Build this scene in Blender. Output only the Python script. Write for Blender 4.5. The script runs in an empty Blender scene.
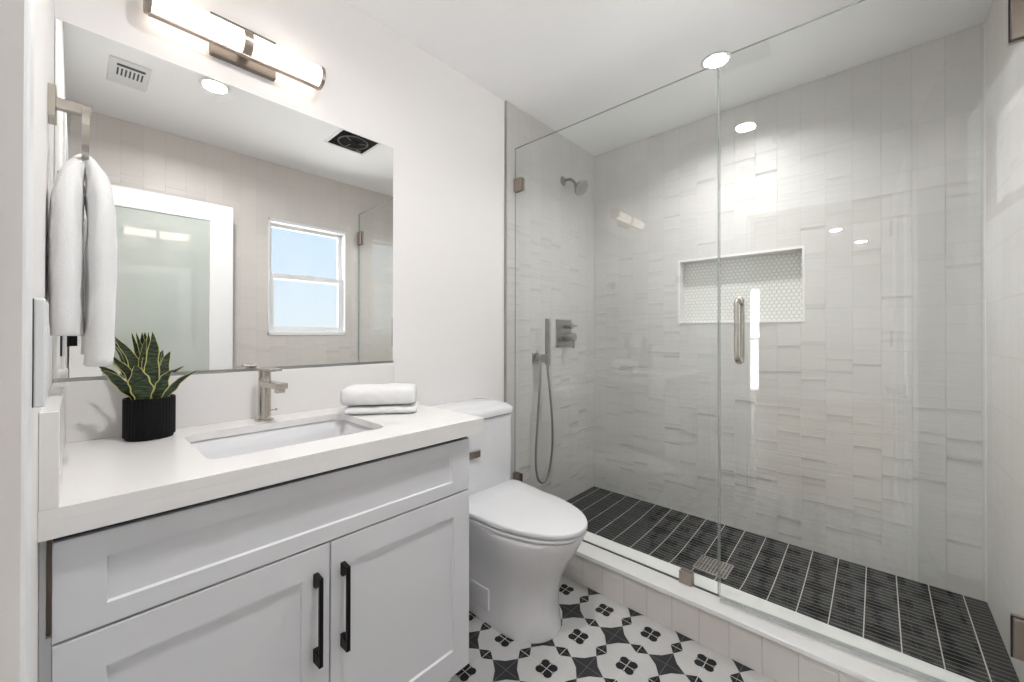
import bpy, bmesh, math, random
from mathutils import Vector, Matrix, noise
random.seed(7)
S = bpy.context.scene
C = bpy.context.collection
PI = math.pi

# ------------------------------------------------------------------ camera
cam = bpy.data.objects.new('camera', bpy.data.cameras.new('camera'))
C.objects.link(cam); S.camera = cam
YAW, PITCH, ROLL = 0.74, 0.0042, 0.0015
FPX, U0, V0 = 399.362, 512.676, 332.276
fw = Vector((math.cos(YAW)*math.cos(PITCH), math.sin(YAW)*math.cos(PITCH), math.sin(PITCH)))
rt = Vector((math.sin(YAW), -math.cos(YAW), 0))
up = rt.cross(fw)
r2 = rt*math.cos(ROLL) + up*math.sin(ROLL); u2 = up*math.cos(ROLL) - rt*math.sin(ROLL)
m = Matrix((r2, u2, -fw)).transposed().to_4x4()
m.translation = (0.05, -1.5175, 1.1549)
cam.matrix_world = m
cam.data.sensor_width = 36; cam.data.lens = 36*FPX/1024
cam.data.shift_x = (512-U0)/1024; cam.data.shift_y = (V0-341)/1024
cam.data.clip_start = 0.01

# ------------------------------------------------------------------ view, sky and large lights
S.view_settings.view_transform = 'Standard'; S.view_settings.look = 'None'
S.view_settings.gamma = 1; S.view_settings.use_curve_mapping = False
S.view_settings.exposure = 0.56
S.cycles.max_bounces = 20; S.cycles.diffuse_bounces = 12; S.cycles.glossy_bounces = 8; S.cycles.transparent_max_bounces = 24
W = bpy.data.worlds.new('sky'); S.world = W; W.use_nodes = True
nt = W.node_tree; nt.nodes.clear()
wo = nt.nodes.new('ShaderNodeOutputWorld'); bg = nt.nodes.new('ShaderNodeBackground')
tc = nt.nodes.new('ShaderNodeTexCoord'); sx = nt.nodes.new('ShaderNodeSeparateXYZ')
cr = nt.nodes.new('ShaderNodeValToRGB'); mr = nt.nodes.new('ShaderNodeMapRange')
mr.inputs[1].default_value = -0.25; mr.inputs[2].default_value = 1.0
nt.links.new(tc.outputs['Generated'], sx.inputs[0]); nt.links.new(sx.outputs[2], mr.inputs[0])
nt.links.new(mr.outputs[0], cr.inputs[0]); nt.links.new(cr.outputs[0], bg.inputs[0]); nt.links.new(bg.outputs[0], wo.inputs[0])
el = cr.color_ramp.elements
el[0].position = 0.0; el[0].color = (0.72, 0.72, 0.70, 1)
el[1].position = 1.0; el[1].color = (0.30, 0.50, 0.88, 1)
e = el.new(0.19); e.color = (0.80, 0.83, 0.85, 1)
e = el.new(0.22); e.color = (0.74, 0.81, 0.88, 1)
e = el.new(0.42); e.color = (0.60, 0.76, 0.95, 1)
bg.inputs[1].default_value = 0.88

def area(name, loc, size, power, col, rot=(0, 0, 0), spread=PI, size_y=None):
    L = bpy.data.lights.new(name, 'AREA'); L.energy = power; L.color = col; L.spread = spread
    if size_y: L.shape = 'RECTANGLE'; L.size = size; L.size_y = size_y
    else: L.shape = 'DISK'; L.size = size
    o = bpy.data.objects.new(name, L); C.objects.link(o); o.location = loc; o.rotation_euler = rot
    return o
DL = [(0.532, -1.022), (2.069, -0.962)]
area('downlight_lamp', (DL[0][0], DL[0][1], 2.428), 0.10, 9.5, (1, 0.99, 0.975), spread=math.radians(162))
area('downlight_lamp', (DL[1][0], DL[1][1], 2.428), 0.10, 6.8, (1, 0.99, 0.975), spread=math.radians(140))
HALL = [(-2.9, -1.55), (-3.9, -1.85)]
for hx, hy in HALL:
    area('downlight_lamp', (hx, hy, 2.425), 0.12, 18.0, (1, 0.985, 0.985))
# daylight standing in the two window openings (sky portals)
def portal(name, loc, sx_, sy_, rot):
    o = area(name, loc, sx_, 1, (1, 1, 1), rot, size_y=sy_); o.data.cycles.is_portal = True
portal('window_portal', (1.31, -1.99, 1.58), 0.56, 0.84, (PI/2, 0, 0))
portal('window_portal', (-5.35, 0.02, 1.04), 1.0, 1.98, (0, -PI/2, 0))
sun = bpy.data.objects.new('sun', bpy.data.lights.new('sun', 'SUN')); C.objects.link(sun)
sun.data.energy = 40.0; sun.data.angle = 0.01; sun.data.color = (1, 0.985, 0.97)
sun.rotation_euler = Vector((-0.62, -0.30, -0.72)).to_track_quat('-Z', 'Y').to_euler()

# ------------------------------------------------------------------ materials
def mat(name, col, rough=0.5, metal=0.0, spec=0.5, bump=None, coat=0, sss=0):
    M = bpy.data.materials.new(name); M.use_nodes = True
    b = M.node_tree.nodes['Principled BSDF']
    b.inputs['Base Color'].default_value = (*col, 1); b.inputs['Roughness'].default_value = rough
    b.inputs['Metallic'].default_value = metal; b.inputs['Specular IOR Level'].default_value = spec
    if coat: b.inputs['Coat Weight'].default_value = coat; b.inputs['Coat Roughness'].default_value = 0.04
    if bump:
        sc, st, di = bump
        n = M.node_tree.nodes; l = M.node_tree.links
        t = n.new('ShaderNodeTexCoord'); no = n.new('ShaderNodeTexNoise'); bp_ = n.new('ShaderNodeBump')
        no.inputs['Scale'].default_value = sc; no.inputs['Detail'].default_value = 3
        bp_.inputs['Strength'].default_value = st; bp_.inputs['Distance'].default_value = di
        l.new(t.outputs['Object'], no.inputs['Vector']); l.new(no.outputs[0], bp_.inputs['Height']); l.new(bp_.outputs[0], b.inputs['Normal'])
    return M

class G:
    """small helper for node graphs"""
    def __init__(s, M): s.M = M; s.n = M.node_tree.nodes; s.l = M.node_tree.links
    def math(s, op, a, b=None, c=None, clamp=False):
        x = s.n.new('ShaderNodeMath'); x.operation = op; x.use_clamp = clamp
        for i, v in enumerate((a, b, c)):
            if v is None: continue
            if isinstance(v, (int, float)): x.inputs[i].default_value = v
            else: s.l.new(v, x.inputs[i])
        return x.outputs[0]
    def comb(s, a, b, c=0.0):
        x = s.n.new('ShaderNodeCombineXYZ')
        for i, v in enumerate((a, b, c)):
            if isinstance(v, (int, float)): x.inputs[i].default_value = v
            else: s.l.new(v, x.inputs[i])
        return x.outputs[0]
    def white(s, vec):
        x = s.n.new('ShaderNodeTexWhiteNoise'); x.noise_dimensions = '3D'; s.l.new(vec, x.inputs['Vector'])
        y = s.n.new('ShaderNodeSeparateColor'); s.l.new(x.outputs['Color'], y.inputs[0]); return y.outputs
    def noise(s, vec, scale, detail=2):
        x = s.n.new('ShaderNodeTexNoise'); x.inputs['Scale'].default_value = scale; x.inputs['Detail'].default_value = detail
        s.l.new(vec, x.inputs['Vector']); return x.outputs[0]
    def mix(s, f, a, b):
        x = s.n.new('ShaderNodeMix'); x.data_type = 'RGBA'
        if isinstance(f, (int, float)): x.inputs[0].default_value = f
        else: s.l.new(f, x.inputs[0])
        for i, v in ((6, a), (7, b)):
            if isinstance(v, tuple): x.inputs[i].default_value = (*v, 1)
            else: s.l.new(v, x.inputs[i])
        return x.outputs[2]
    def pos(s):
        t = s.n.new('ShaderNodeTexCoord'); y = s.n.new('ShaderNodeSeparateXYZ'); s.l.new(t.outputs['Object'], y.inputs[0])
        return t.outputs['Object'], y.outputs

def tile_mat(name, axis, u0, v0, tw=0.1016, th=0.2025, col=(0.575, 0.563, 0.55), amp=1.0, jd=0.86):
    """glazed 4x8 wall tile stood upright, each tile with its own stepped ridges"""
    M = mat(name, col, 0.25); g = G(M); P, xyz = g.pos(); b = g.n['Principled BSDF']
    u = g.math('DIVIDE', g.math('SUBTRACT', xyz[0 if axis == 'x' else 1], u0), tw)
    v = g.math('DIVIDE', g.math('SUBTRACT', xyz[2], v0), th)
    cu, cv = g.math('FLOOR', u), g.math('FLOOR', v)
    fu, fv = g.math('FRACT', u), g.math('FRACT', v)
    R = g.white(g.comb(cu, cv, 3.7)); R2 = g.white(g.comb(cu, cv, 9.1))
    # distance to tile edge in metres
    du = g.math('MULTIPLY', g.math('SUBTRACT', 0.5, g.math('ABSOLUTE', g.math('SUBTRACT', fu, 0.5))), tw)
    dv = g.math('MULTIPLY', g.math('SUBTRACT', 0.5, g.math('ABSOLUTE', g.math('SUBTRACT', fv, 0.5))), th)
    d = g.math('MINIMUM', du, dv)
    joint = g.math('SUBTRACT', 1.0, g.math('DIVIDE', d, 0.0019, clamp=True), clamp=True)
    # three ridge steps at random heights: surface climbs slowly, drops sharply
    h = None
    for k, r in enumerate((R[0], R[1], R[2])):
        a = g.math('SUBTRACT', fv, g.math('ADD', 0.05, g.math('MULTIPLY', r, 0.9)))
        up_ = g.math('LESS_THAN', a, 0.0)
        a2 = g.math('ADD', a, up_)                       # 0..1 ramp restarting at the ridge
        a3 = g.math('POWER', a2, 17.0)
        am = g.math('SUBTRACT', g.math('POWER', R2[k], 1.5), 0.12)
        t = g.math('MULTIPLY', a3, am)
        h = t if h is None else g.math('ADD', h, t)
    st = g.noise(g.comb(g.math('MULTIPLY', xyz[0 if axis == 'x' else 1], 5.0), g.math('MULTIPLY', xyz[2], 55.0)), 1.0, 2)
    sm = g.noise(P, 9.0, 1)
    H = g.math('ADD', g.math('MULTIPLY', h, 0.0062*amp), g.math('ADD', g.math('MULTIPLY', st, 0.0016*amp), g.math('MULTIPLY', sm, 0.0020*amp)))
    H = g.math('SUBTRACT', H, g.math('MULTIPLY', joint, 0.0008))
    bp_ = g.n.new('ShaderNodeBump'); bp_.inputs['Distance'].default_value = 1.0; bp_.inputs['Strength'].default_value = 0.8
    g.l.new(H, bp_.inputs['Height']); g.l.new(bp_.outputs[0], b.inputs['Normal'])
    tone = g.math('MULTIPLY_ADD', R2[0], 0.05, 0.975)
    base = g.mix(g.math('MULTIPLY', joint, 0.9), tuple(col), tuple(c*jd for c in col))
    hs = g.n.new('ShaderNodeHueSaturation'); g.l.new(base, hs.inputs['Color']); g.l.new(tone, hs.inputs['Value'])
    g.l.new(hs.outputs[0], b.inputs['Base Color'])
    g.l.new(g.math('MULTIPLY_ADD', joint, 0.4, 0.40), b.inputs['Roughness'])
    return M

def glass_mat(name, tint, refl=1.0, f0=0.045):
    """clear thin glass: transparent, with a mirror film that grows at grazing angles"""
    M = bpy.data.materials.new(name); M.use_nodes = True; g = G(M); g.n.clear()
    o = g.n.new('ShaderNodeOutputMaterial'); t = g.n.new('ShaderNodeBsdfTransparent'); gl = g.n.new('ShaderNodeBsdfGlossy')
    mx = g.n.new('ShaderNodeMixShader'); ge = g.n.new('ShaderNodeNewGeometry'); dp = g.n.new('ShaderNodeVectorMath'); dp.operation = 'DOT_PRODUCT'
    t.inputs[0].default_value = (*tint, 1); gl.inputs['Roughness'].default_value = 0.0; gl.inputs[0].default_value = (1, 1, 1, 1)
    g.l.new(ge.outputs['Incoming'], dp.inputs[0]); g.l.new(ge.outputs['Normal'], dp.inputs[1])
    c = g.math('ABSOLUTE', dp.outputs['Value'])
    f = g.math('MULTIPLY_ADD', g.math('POWER', g.math('SUBTRACT', 1.0, c), 5.0), (1-f0)*refl, f0*refl)
    g.l.new(f, mx.inputs[0]); g.l.new(t.outputs[0], mx.inputs[1]); g.l.new(gl.outputs[0], mx.inputs[2]); g.l.new(mx.outputs[0], o.inputs[0])
    return M

def emis(name, col, s, base=(0.8, 0.8, 0.8)):
    M = mat(name, base, 0.4); b = M.node_tree.nodes['Principled BSDF']
    b.inputs['Emission Color'].default_value = (*col, 1); b.inputs['Emission Strength'].default_value = s
    return M

PAINT = mat('wall_paint', (0.82, 0.80, 0.795), 0.6, bump=(180, 0.05, 0.002))
CEIL = mat('ceiling_paint', (0.91, 0.91, 0.92), 0.7)
HALLP = mat('hall_paint', (0.72, 0.715, 0.70), 0.7)
TRIMW = mat('trim_paint', (0.80, 0.805, 0.82), 0.35)
CAB = mat('cabinet_paint', (0.67, 0.675, 0.70), 0.42)
CABIN = mat('cabinet_raw_side', (0.42, 0.33, 0.27), 0.7)
DARKGAP = mat('cabinet_recess_shade', (0.05, 0.05, 0.055), 0.8)
QUARTZ = mat('white_quartz', (0.76, 0.745, 0.74), 0.16, bump=(30, 0.02, 0.001))
CERAMIC = mat('white_ceramic', (0.71, 0.71, 0.725), 0.08, coat=0.4)
SEATM = mat('seat_plastic', (0.70, 0.70, 0.715), 0.22)
NICKEL = mat('brushed_nickel', (0.56, 0.52, 0.47), 0.27, 1.0, bump=(220, 0.05, 0.001))
NICKELD = mat('dark_brushed_nickel', (0.36, 0.355, 0.345), 0.28, 1.0)
BRONZE = mat('satin_bronze', (0.36, 0.31, 0.27), 0.35, 1.0)
PLATE = mat('bronze_plate', (0.20, 0.175, 0.155), 0.5, 0.6)
STEEL = mat('steel_edge', (0.42, 0.42, 0.41), 0.3, 1.0)
BLACK = mat('matte_black_metal', (0.006, 0.006, 0.0065), 0.45, spec=0.2)
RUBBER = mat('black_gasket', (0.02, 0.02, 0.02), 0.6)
BLACKPOT = mat('black_ribbed_ceramic', (0.006, 0.006, 0.0065), 0.6, spec=0.15)
SOIL = mat('soil', (0.03, 0.022, 0.016), 0.95, bump=(200, 0.6, 0.01))
GRANWHITE = mat('curb_stone', (0.72, 0.72, 0.71), 0.2)
SPRAY = mat('nozzle_face', (0.30, 0.30, 0.30), 0.45)
FANDARK = mat('fan_housing', (0.005, 0.005, 0.005), 0.7, spec=0.1)
FANGREY = mat('fan_ring', (0.10, 0.10, 0.10), 0.5)
WOODF = mat('hall_wood', (0.45, 0.34, 0.25), 0.4)
BOUNCEGROUND = mat('bounce_ground', (0.70, 0.69, 0.67), 0.9)
GLASS = glass_mat('shower_glass', (0.974, 0.986, 0.979), 1.0, 0.045)
GLASSEDGE = mat('glass_edge', (0.30, 0.36, 0.34), 0.2)
WGLASS = glass_mat('window_glass', (0.97, 0.985, 0.99), 1.0, 0.04)
SEAL = mat('clear_vinyl_seal', (0.42, 0.44, 0.44), 0.3)
SEAL.node_tree.nodes['Principled BSDF'].inputs['Alpha'].default_value = 0.32
MIRROR = mat('mirror_silver', (0.925, 0.93, 0.915), 0.0, 1.0)
FROST = mat('frosted_door_glass', (0.46, 0.505, 0.475), 0.5, coat=1.0)
FROST.node_tree.nodes['Principled BSDF'].inputs['Coat Roughness'].default_value = 0.015
FROST.node_tree.nodes['Principled BSDF'].inputs['Coat IOR'].default_value = 2.3
SCONCE = emis('lit_diffuser', (1.0, 0.87, 0.74), 1.9, (0.9, 0.85, 0.8))
DLM = emis('lit_downlight', (1.0, 0.98, 0.95), 9.0)
PLASTIC = mat('white_plastic', (0.74, 0.75, 0.77), 0.4)
SLOT = mat('grille_slot', (0.10, 0.10, 0.10), 0.8)
HEXG = mat('hex_grout', (0.37, 0.375, 0.35), 0.8)
HEXW = mat('hex_tile', (0.72, 0.715, 0.69), 0.3)

def terry():
    M = mat('white_terry', (0.74, 0.74, 0.745), 0.95, spec=0.1); g = G(M); P, xyz = g.pos(); b = g.n['Principled BSDF']
    h = g.math('ADD', g.noise(P, 420, 2), g.math('MULTIPLY', g.noise(P, 60, 2), 1.2))
    bp_ = g.n.new('ShaderNodeBump'); bp_.inputs['Distance'].default_value = 0.0015; bp_.inputs['Strength'].default_value = 0.6
    g.l.new(h, bp_.inputs['Height']); g.l.new(bp_.outputs[0], b.inputs['Normal'])
    b.inputs['Sheen Weight'].default_value = 0.3
    return M
TERRY = terry()

def leafm():
    M = mat('snake_leaf_green', (0.05, 0.10, 0.03), 0.4); g = G(M); b = g.n['Principled BSDF']; P, xyz = g.pos()
    w = g.noise(g.comb(g.math('MULTIPLY', xyz[0], 60), g.math('MULTIPLY', xyz[1], 60), g.math('MULTIPLY', xyz[2], 330)), 1.0, 3)
    f = g.math('MULTIPLY', g.math('SUBTRACT', w, 0.42), 5.0, clamp=True)
    g.l.new(g.mix(f, (0.006, 0.013, 0.007), (0.055, 0.085, 0.032)), b.inputs['Base Color'])
    return M
LEAF = leafm(); LEAFY = mat('snake_leaf_yellow_edge', (0.50, 0.49, 0.17), 0.45)

def mosaic():
    M = mat('black_strip_mosaic', (0.02, 0.02, 0.02), 0.35, spec=0.1); g = G(M); b = g.n['Principled BSDF']; P, xyz = g.pos()
    py, px = 0.1011, 0.0251
    u = g.math('DIVIDE', g.math('SUBTRACT', xyz[1], -1.781), py); v = g.math('DIVIDE', g.math('SUBTRACT', xyz[0], 1.811), px)
    du = g.math('MULTIPLY', g.math('SUBTRACT', 0.5, g.math('ABSOLUTE', g.math('SUBTRACT', g.math('FRACT', u), 0.5))), py)
    dv = g.math('MULTIPLY', g.math('SUBTRACT', 0.5, g.math('ABSOLUTE', g.math('SUBTRACT', g.math('FRACT', v), 0.5))), px)
    ja = g.math('LESS_THAN', du, 0.0018); jb = g.math('LESS_THAN', dv, 0.0016)
    R = g.white(g.comb(g.math('FLOOR', u), g.math('FLOOR', v), 1.3))
    col = g.mix(R[0], (0.002, 0.002, 0.0025), (0.009, 0.009, 0.0095))
    col = g.mix(jb, col, (0.20, 0.20, 0.19)); col = g.mix(ja, col, (0.50, 0.49, 0.45))
    g.l.new(col, b.inputs['Base Color'])
    j = g.math('MAXIMUM', ja, jb)
    g.l.new(g.math('MULTIPLY_ADD', j, 0.4, g.math('MULTIPLY_ADD', R[1], 0.2, 0.45)), b.inputs['Roughness'])
    bp_ = g.n.new('ShaderNodeBump'); bp_.inputs['Distance'].default_value = 0.001; bp_.inputs['Strength'].default_value = 0.5
    g.l.new(g.math('SUBTRACT', 1.0, j), bp_.inputs['Height']); g.l.new(bp_.outputs[0], b.inputs['Normal'])
    return M
MOSAIC = mosaic()

def pattern_floor():
    """cement tile: white twelve-sided stars with black quatrefoils, black bow ties, dark ribbed squares"""
    M = mat('patterned_floor_tile', (0.6, 0.6, 0.6), 0.45, spec=0.18); g = G(M); b = g.n['Principled BSDF']; P, xyz = g.pos()
    p = 0.1985
    u = g.math('DIVIDE', g.math('SUBTRACT', xyz[0], 1.152), p); v = g.math('DIVIDE', g.math('SUBTRACT', xyz[1], -0.4735), p)
    # fold into 0..0.5 about the flower at each grid corner
    fx = g.math('ABSOLUTE', g.math('SUBTRACT', g.math('FRACT', g.math('ADD', u, 0.5)), 0.5))
    fy = g.math('ABSOLUTE', g.math('SUBTRACT', g.math('FRACT', g.math('ADD', v, 0.5)), 0.5))
    a = g.math('MAXIMUM', fx, fy); c = g.math('MINIMUM', fx, fy)
    # bow tie: vertices (0.39,0) (0.5,0.17)
    tie = g.math('GREATER_THAN', g.math('SUBTRACT', a, 0.385), g.math('MULTIPLY', c, 0.115/0.18))
    # square: beyond the edge (0.5,0.17) - (0.38,0.38)
    sq = g.math('GREATER_THAN', g.math('ADD', g.math('MULTIPLY', g.math('SUBTRACT', a, 0.5), 0.19), g.math('MULTIPLY', g.math('SUBTRACT', c, 0.175), 0.137)), 0.0)
    def ell(cx, cy, r):
        return g.math('LESS_THAN', g.math('ADD', g.math('POWER', g.math('SUBTRACT', a, cx), 2.0), g.math('POWER', g.math('SUBTRACT', c, cy), 2.0)), r*r)
    fl = g.math('MAXIMUM', ell(0.084, 0.084, 0.076), ell(0.045, 0.045, 0.06))
    # the small arrow ends beside the petals
    tip = g.math('MULTIPLY', g.math('LESS_THAN', g.math('ABSOLUTE', g.math('SUBTRACT', a, 0.135)), 0.018), g.math('LESS_THAN', c, 0.022))
    black = g.math('MAXIMUM', g.math('MAXIMUM', tie, fl), tip)
    rib = g.noise(g.comb(g.math('MULTIPLY', xyz[0], 400), g.math('MULTIPLY', xyz[1], 400)), 1.0, 1)
    mott = g.noise(P, 14, 2)
    col = g.mix(mott, (0.43, 0.425, 0.42), (0.51, 0.505, 0.50))
    col = g.mix(sq, col, g.mix(rib, (0.012, 0.012, 0.013), (0.055, 0.055, 0.058)))
    col = g.mix(black, col, (0.012, 0.012, 0.014))
    line = g.math('LESS_THAN', g.math('MINIMUM', fx, fy), 0.0065)
    # grout joint on the tile grid (through the flowers) and the faint one through the squares
    line2 = g.math('MULTIPLY', g.math('GREATER_THAN', g.math('MAXIMUM', fx, fy), 0.495), 0.25)
    col = g.mix(line2, col, (0.42, 0.42, 0.41)); col = g.mix(line, col, (0.52, 0.52, 0.505))
    g.l.new(col, b.inputs['Base Color'])
    return M
PATFLOOR = pattern_floor()

# ------------------------------------------------------------------ mesh helpers
def link(name, bm, M, parent=None, smooth=False, kind=None, **kw):
    me = bpy.data.meshes.new(name); bmesh.ops.recalc_face_normals(bm, faces=bm.faces); bm.to_mesh(me); bm.free()
    for x in (M if isinstance(M, (list, tuple)) else [M]): me.materials.append(x)
    if smooth:
        for f in me.polygons: f.use_smooth = True
    o = bpy.data.objects.new(name, me); C.objects.link(o)
    if parent: o.parent = parent; o.matrix_parent_inverse = Matrix.Translation(-world_loc(parent))
    if kind: o['kind'] = kind
    for k, v in kw.items(): o[k] = v
    return o
def world_loc(o):
    return Vector(o.get('_w', (0, 0, 0)))
def thing(name, label, cat, loc=(0, 0, 0), group=None):
    o = bpy.data.objects.new(name, None); C.objects.link(o); o.location = loc; o.empty_display_size = 0.05
    o['_w'] = tuple(loc); o['label'] = label; o['category'] = cat
    if group: o['group'] = group
    return o
def tag(o, label, cat, group=None):
    o['label'] = label; o['category'] = cat
    if group: o['group'] = group
    return o
def auto(o, ang=40):
    o.data.set_sharp_from_angle(angle=math.radians(ang)) if hasattr(o.data, 'set_sharp_from_angle') else None
def B():
    return bmesh.new()
def box(bm, lo, hi, bev=0.0, seg=2, M=None, mi=0):
    lo = Vector(lo); hi = Vector(hi); c = (lo+hi)/2; s = hi-lo
    r = bmesh.ops.create_cube(bm, size=1.0); vs = r['verts']
    for v in vs: v.co = Vector((v.co.x*s.x, v.co.y*s.y, v.co.z*s.z)) + c
    fs = set(f for v in vs for f in v.link_faces)
    if bev > 0:
        es = list({e for v in vs for e in v.link_edges})
        rr = bmesh.ops.bevel(bm, geom=es, offset=bev, segments=seg, affect='EDGES', profile=0.5)
        vs = [v for v in set(list(rr['verts'])) | {v for f in fs if f.is_valid for v in f.verts}]
        fs = {f for v in vs if v.is_valid for f in v.link_faces}
    vs = [v for v in vs if v.is_valid]
    if M is not None:
        for v in vs: v.co = M @ v.co
    for f in fs:
        if f.is_valid: f.material_index = mi
    return vs
def tube(bm, pts, r, n=12, cap=True, rad=None):
    pts = [Vector(p) for p in pts]; rings = []
    up0 = Vector((0, 0, 1))
    t0 = (pts[1]-pts[0]).normalized(); a = t0.orthogonal().normalized() if abs(t0.z) > .9 else t0.cross(up0).normalized()
    for i, p in enumerate(pts):
        t = ((pts[min(i+1, len(pts)-1)]-pts[max(i-1, 0)])).normalized()
        a = (a - t*a.dot(t)).normalized(); b = t.cross(a)
        rr = rad[i] if rad else r
        rings.append([bm.verts.new(p + (a*math.cos(2*PI*k/n)+b*math.sin(2*PI*k/n))*rr) for k in range(n)])
    for i in range(len(rings)-1):
        for k in range(n):
            bm.faces.new((rings[i][k], rings[i][(k+1) % n], rings[i+1][(k+1) % n], rings[i+1][k]))
    if cap: bm.faces.new(rings[0][::-1]); bm.faces.new(rings[-1])
def lathe(bm, prof, axis_o, axis_d, n=32, cap=True):
    """prof: list of (r, t) along axis"""
    d = Vector(axis_d).normalized(); a = d.orthogonal().normalized(); b = d.cross(a); o = Vector(axis_o); rings = []
    for r, t in prof:
        rings.append([bm.verts.new(o + d*t + (a*math.cos(2*PI*k/n)+b*math.sin(2*PI*k/n))*max(r, 1e-5)) for k in range(n)])
    for i in range(len(rings)-1):
        for k in range(n):
            bm.faces.new((rings[i][k], rings[i][(k+1) % n], rings[i+1][(k+1) % n], rings[i+1][k]))
    if cap: bm.faces.new(rings[0][::-1]); bm.faces.new(rings[-1])
def loft(bm, loops, cap=True):
    R = [[bm.verts.new(p) for p in L] for L in loops]; n = len(R[0])
    for i in range(len(R)-1):
        for k in range(n): bm.faces.new((R[i][k], R[i][(k+1) % n], R[i+1][(k+1) % n], R[i+1][k]))
    if cap: bm.faces.new(R[0][::-1]); bm.faces.new(R[-1])
def smooth_path(pts, n=8):
    P = [Vector(p) for p in pts]; out = []
    for i in range(len(P)-1):
        p0 = P[max(i-1, 0)]; p1 = P[i]; p2 = P[i+1]; p3 = P[min(i+2, len(P)-1)]
        for k in range(n):
            t = k/n
            out.append(0.5*((2*p1)+(-p0+p2)*t+(2*p0-5*p1+4*p2-p3)*t*t+(-p0+3*p1-3*p2+p3)*t**3))
    out.append(P[-1]); return out
def boxobj(name, lo, hi, M, bev=0.0, parent=None, seg=2, smooth=False, **kw):
    bm = B(); box(bm, lo, hi, bev, seg); return link(name, bm, M, parent, smooth, **kw)
def holed_wall(name, axis, at0, at1, u0, u1, v0, v1, holes, M):
    """slab between at0 and at1 on axis, u = other horizontal axis, v = z, with rectangular openings"""
    bm = B(); us = sorted({u0, u1, *[h[0] for h in holes], *[h[1] for h in holes]}); vs = sorted({v0, v1, *[h[2] for h in holes], *[h[3] for h in holes]})
    def solid(i, j):
        if i < 0 or j < 0 or i >= len(us)-1 or j >= len(vs)-1: return False
        cu = (us[i]+us[i+1])/2; cv = (vs[j]+vs[j+1])/2
        return not any(h[0] < cu < h[1] and h[2] < cv < h[3] for h in holes)
    def P(t, u, v): return (t, u, v) if axis == 'x' else (u, t, v)
    def quad(*p): bm.faces.new([bm.verts.new(q) for q in p])
    for i in range(len(us)-1):
        for j in range(len(vs)-1):
            if not solid(i, j): continue
            a, b, c, d = us[i], us[i+1], vs[j], vs[j+1]
            for t in (at0, at1): quad(P(t, a, c), P(t, b, c), P(t, b, d), P(t, a, d))
            if not solid(i-1, j): quad(P(at0, a, c), P(at1, a, c), P(at1, a, d), P(at0, a, d))
            if not solid(i+1, j): quad(P(at0, b, c), P(at1, b, c), P(at1, b, d), P(at0, b, d))
            if not solid(i, j-1): quad(P(at0, a, c), P(at1, a, c), P(at1, b, c), P(at0, b, c))
            if not solid(i, j+1): quad(P(at0, a, d), P(at1, a, d), P(at1, b, d), P(at0, b, d))
    bmesh.ops.remove_doubles(bm, verts=bm.verts, dist=1e-5)
    return link(name, bm, M, kind='structure')

# ------------------------------------------------------------------ room shell
XL, XB, YW, CEILZ = 0.012, 2.566, -1.8465, 2.44
XT = 1.646                                   # where the shower tile begins on the mirror wall
YT = -0.0125                                 # face of that tile
NI = (-1.232, -0.617, 1.230, 1.597)          # niche opening
WN = (1.016, 1.607, 1.141, 2.022)            # window opening
DO = (-1.765, -0.958, -0.02, 2.02)            # doorway opening in the left wall
boxobj('floor', (-0.115, YW-0.15, -0.06), (1.72, 0.10, 0.0), PATFLOOR, kind='structure')
boxobj('ceiling', (XL-0.12, YW-0.16, CEILZ), (XB+0.2, 0.12, CEILZ+0.08), CEIL, kind='structure')
boxobj('wall_back', (XL-0.12, 0.0, -0.02), (XB+0.2, 0.12, CEILZ), PAINT, kind='structure')
T_back = tile_mat('shower_tile_side', 'x', 2.566, 0.065)
T_far = tile_mat('shower_tile_far', 'y', -1.836, 0.065)
T_right = tile_mat('window_wall_tile', 'x', 2.566, 0.065, col=(0.66, 0.63, 0.605), amp=0.6, jd=0.9)
T_curb = tile_mat('curb_tile', 'y', -1.836, -0.068, col=(0.60, 0.575, 0.555), amp=0.3, jd=0.6)
boxobj('wall_back_tiled', (XT, YT, -0.02), (XB+0.1, 0.001, CEILZ-0.001), T_back, kind='structure')
holed_wall('wall_far', 'x', XB, XB+0.12, YW-0.1, 0.05, -0.02, CEILZ-0.001, [(NI[0]-0.0115, NI[1]+0.0115, NI[2]-0.0115, NI[3]+0.0115)], T_far)
holed_wall('wall_right', 'y', YW-0.14, YW, XL-0.12, XB+0.1, -0.02, CEILZ-0.001, [(WN[0], WN[1], WN[2], WN[3])], T_right)
holed_wall('wall_left', 'x', XL-0.12, XL, YW-0.02, 0.02, -0.02, CEILZ-0.001, [DO], PAINT)
# metal tile edge between paint and tile
boxobj('trim_1', (XT-0.004, YT-0.003, 0.0), (XT, 0.001, CEILZ-0.002), STEEL, kind='structure')
# light caulk line in the two far shower corners
boxobj('trim_2', (XB-0.004, YW, 0.06), (XB+0.001, YW+0.004, CEILZ-0.002), GRANWHITE, kind='structure')
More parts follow.
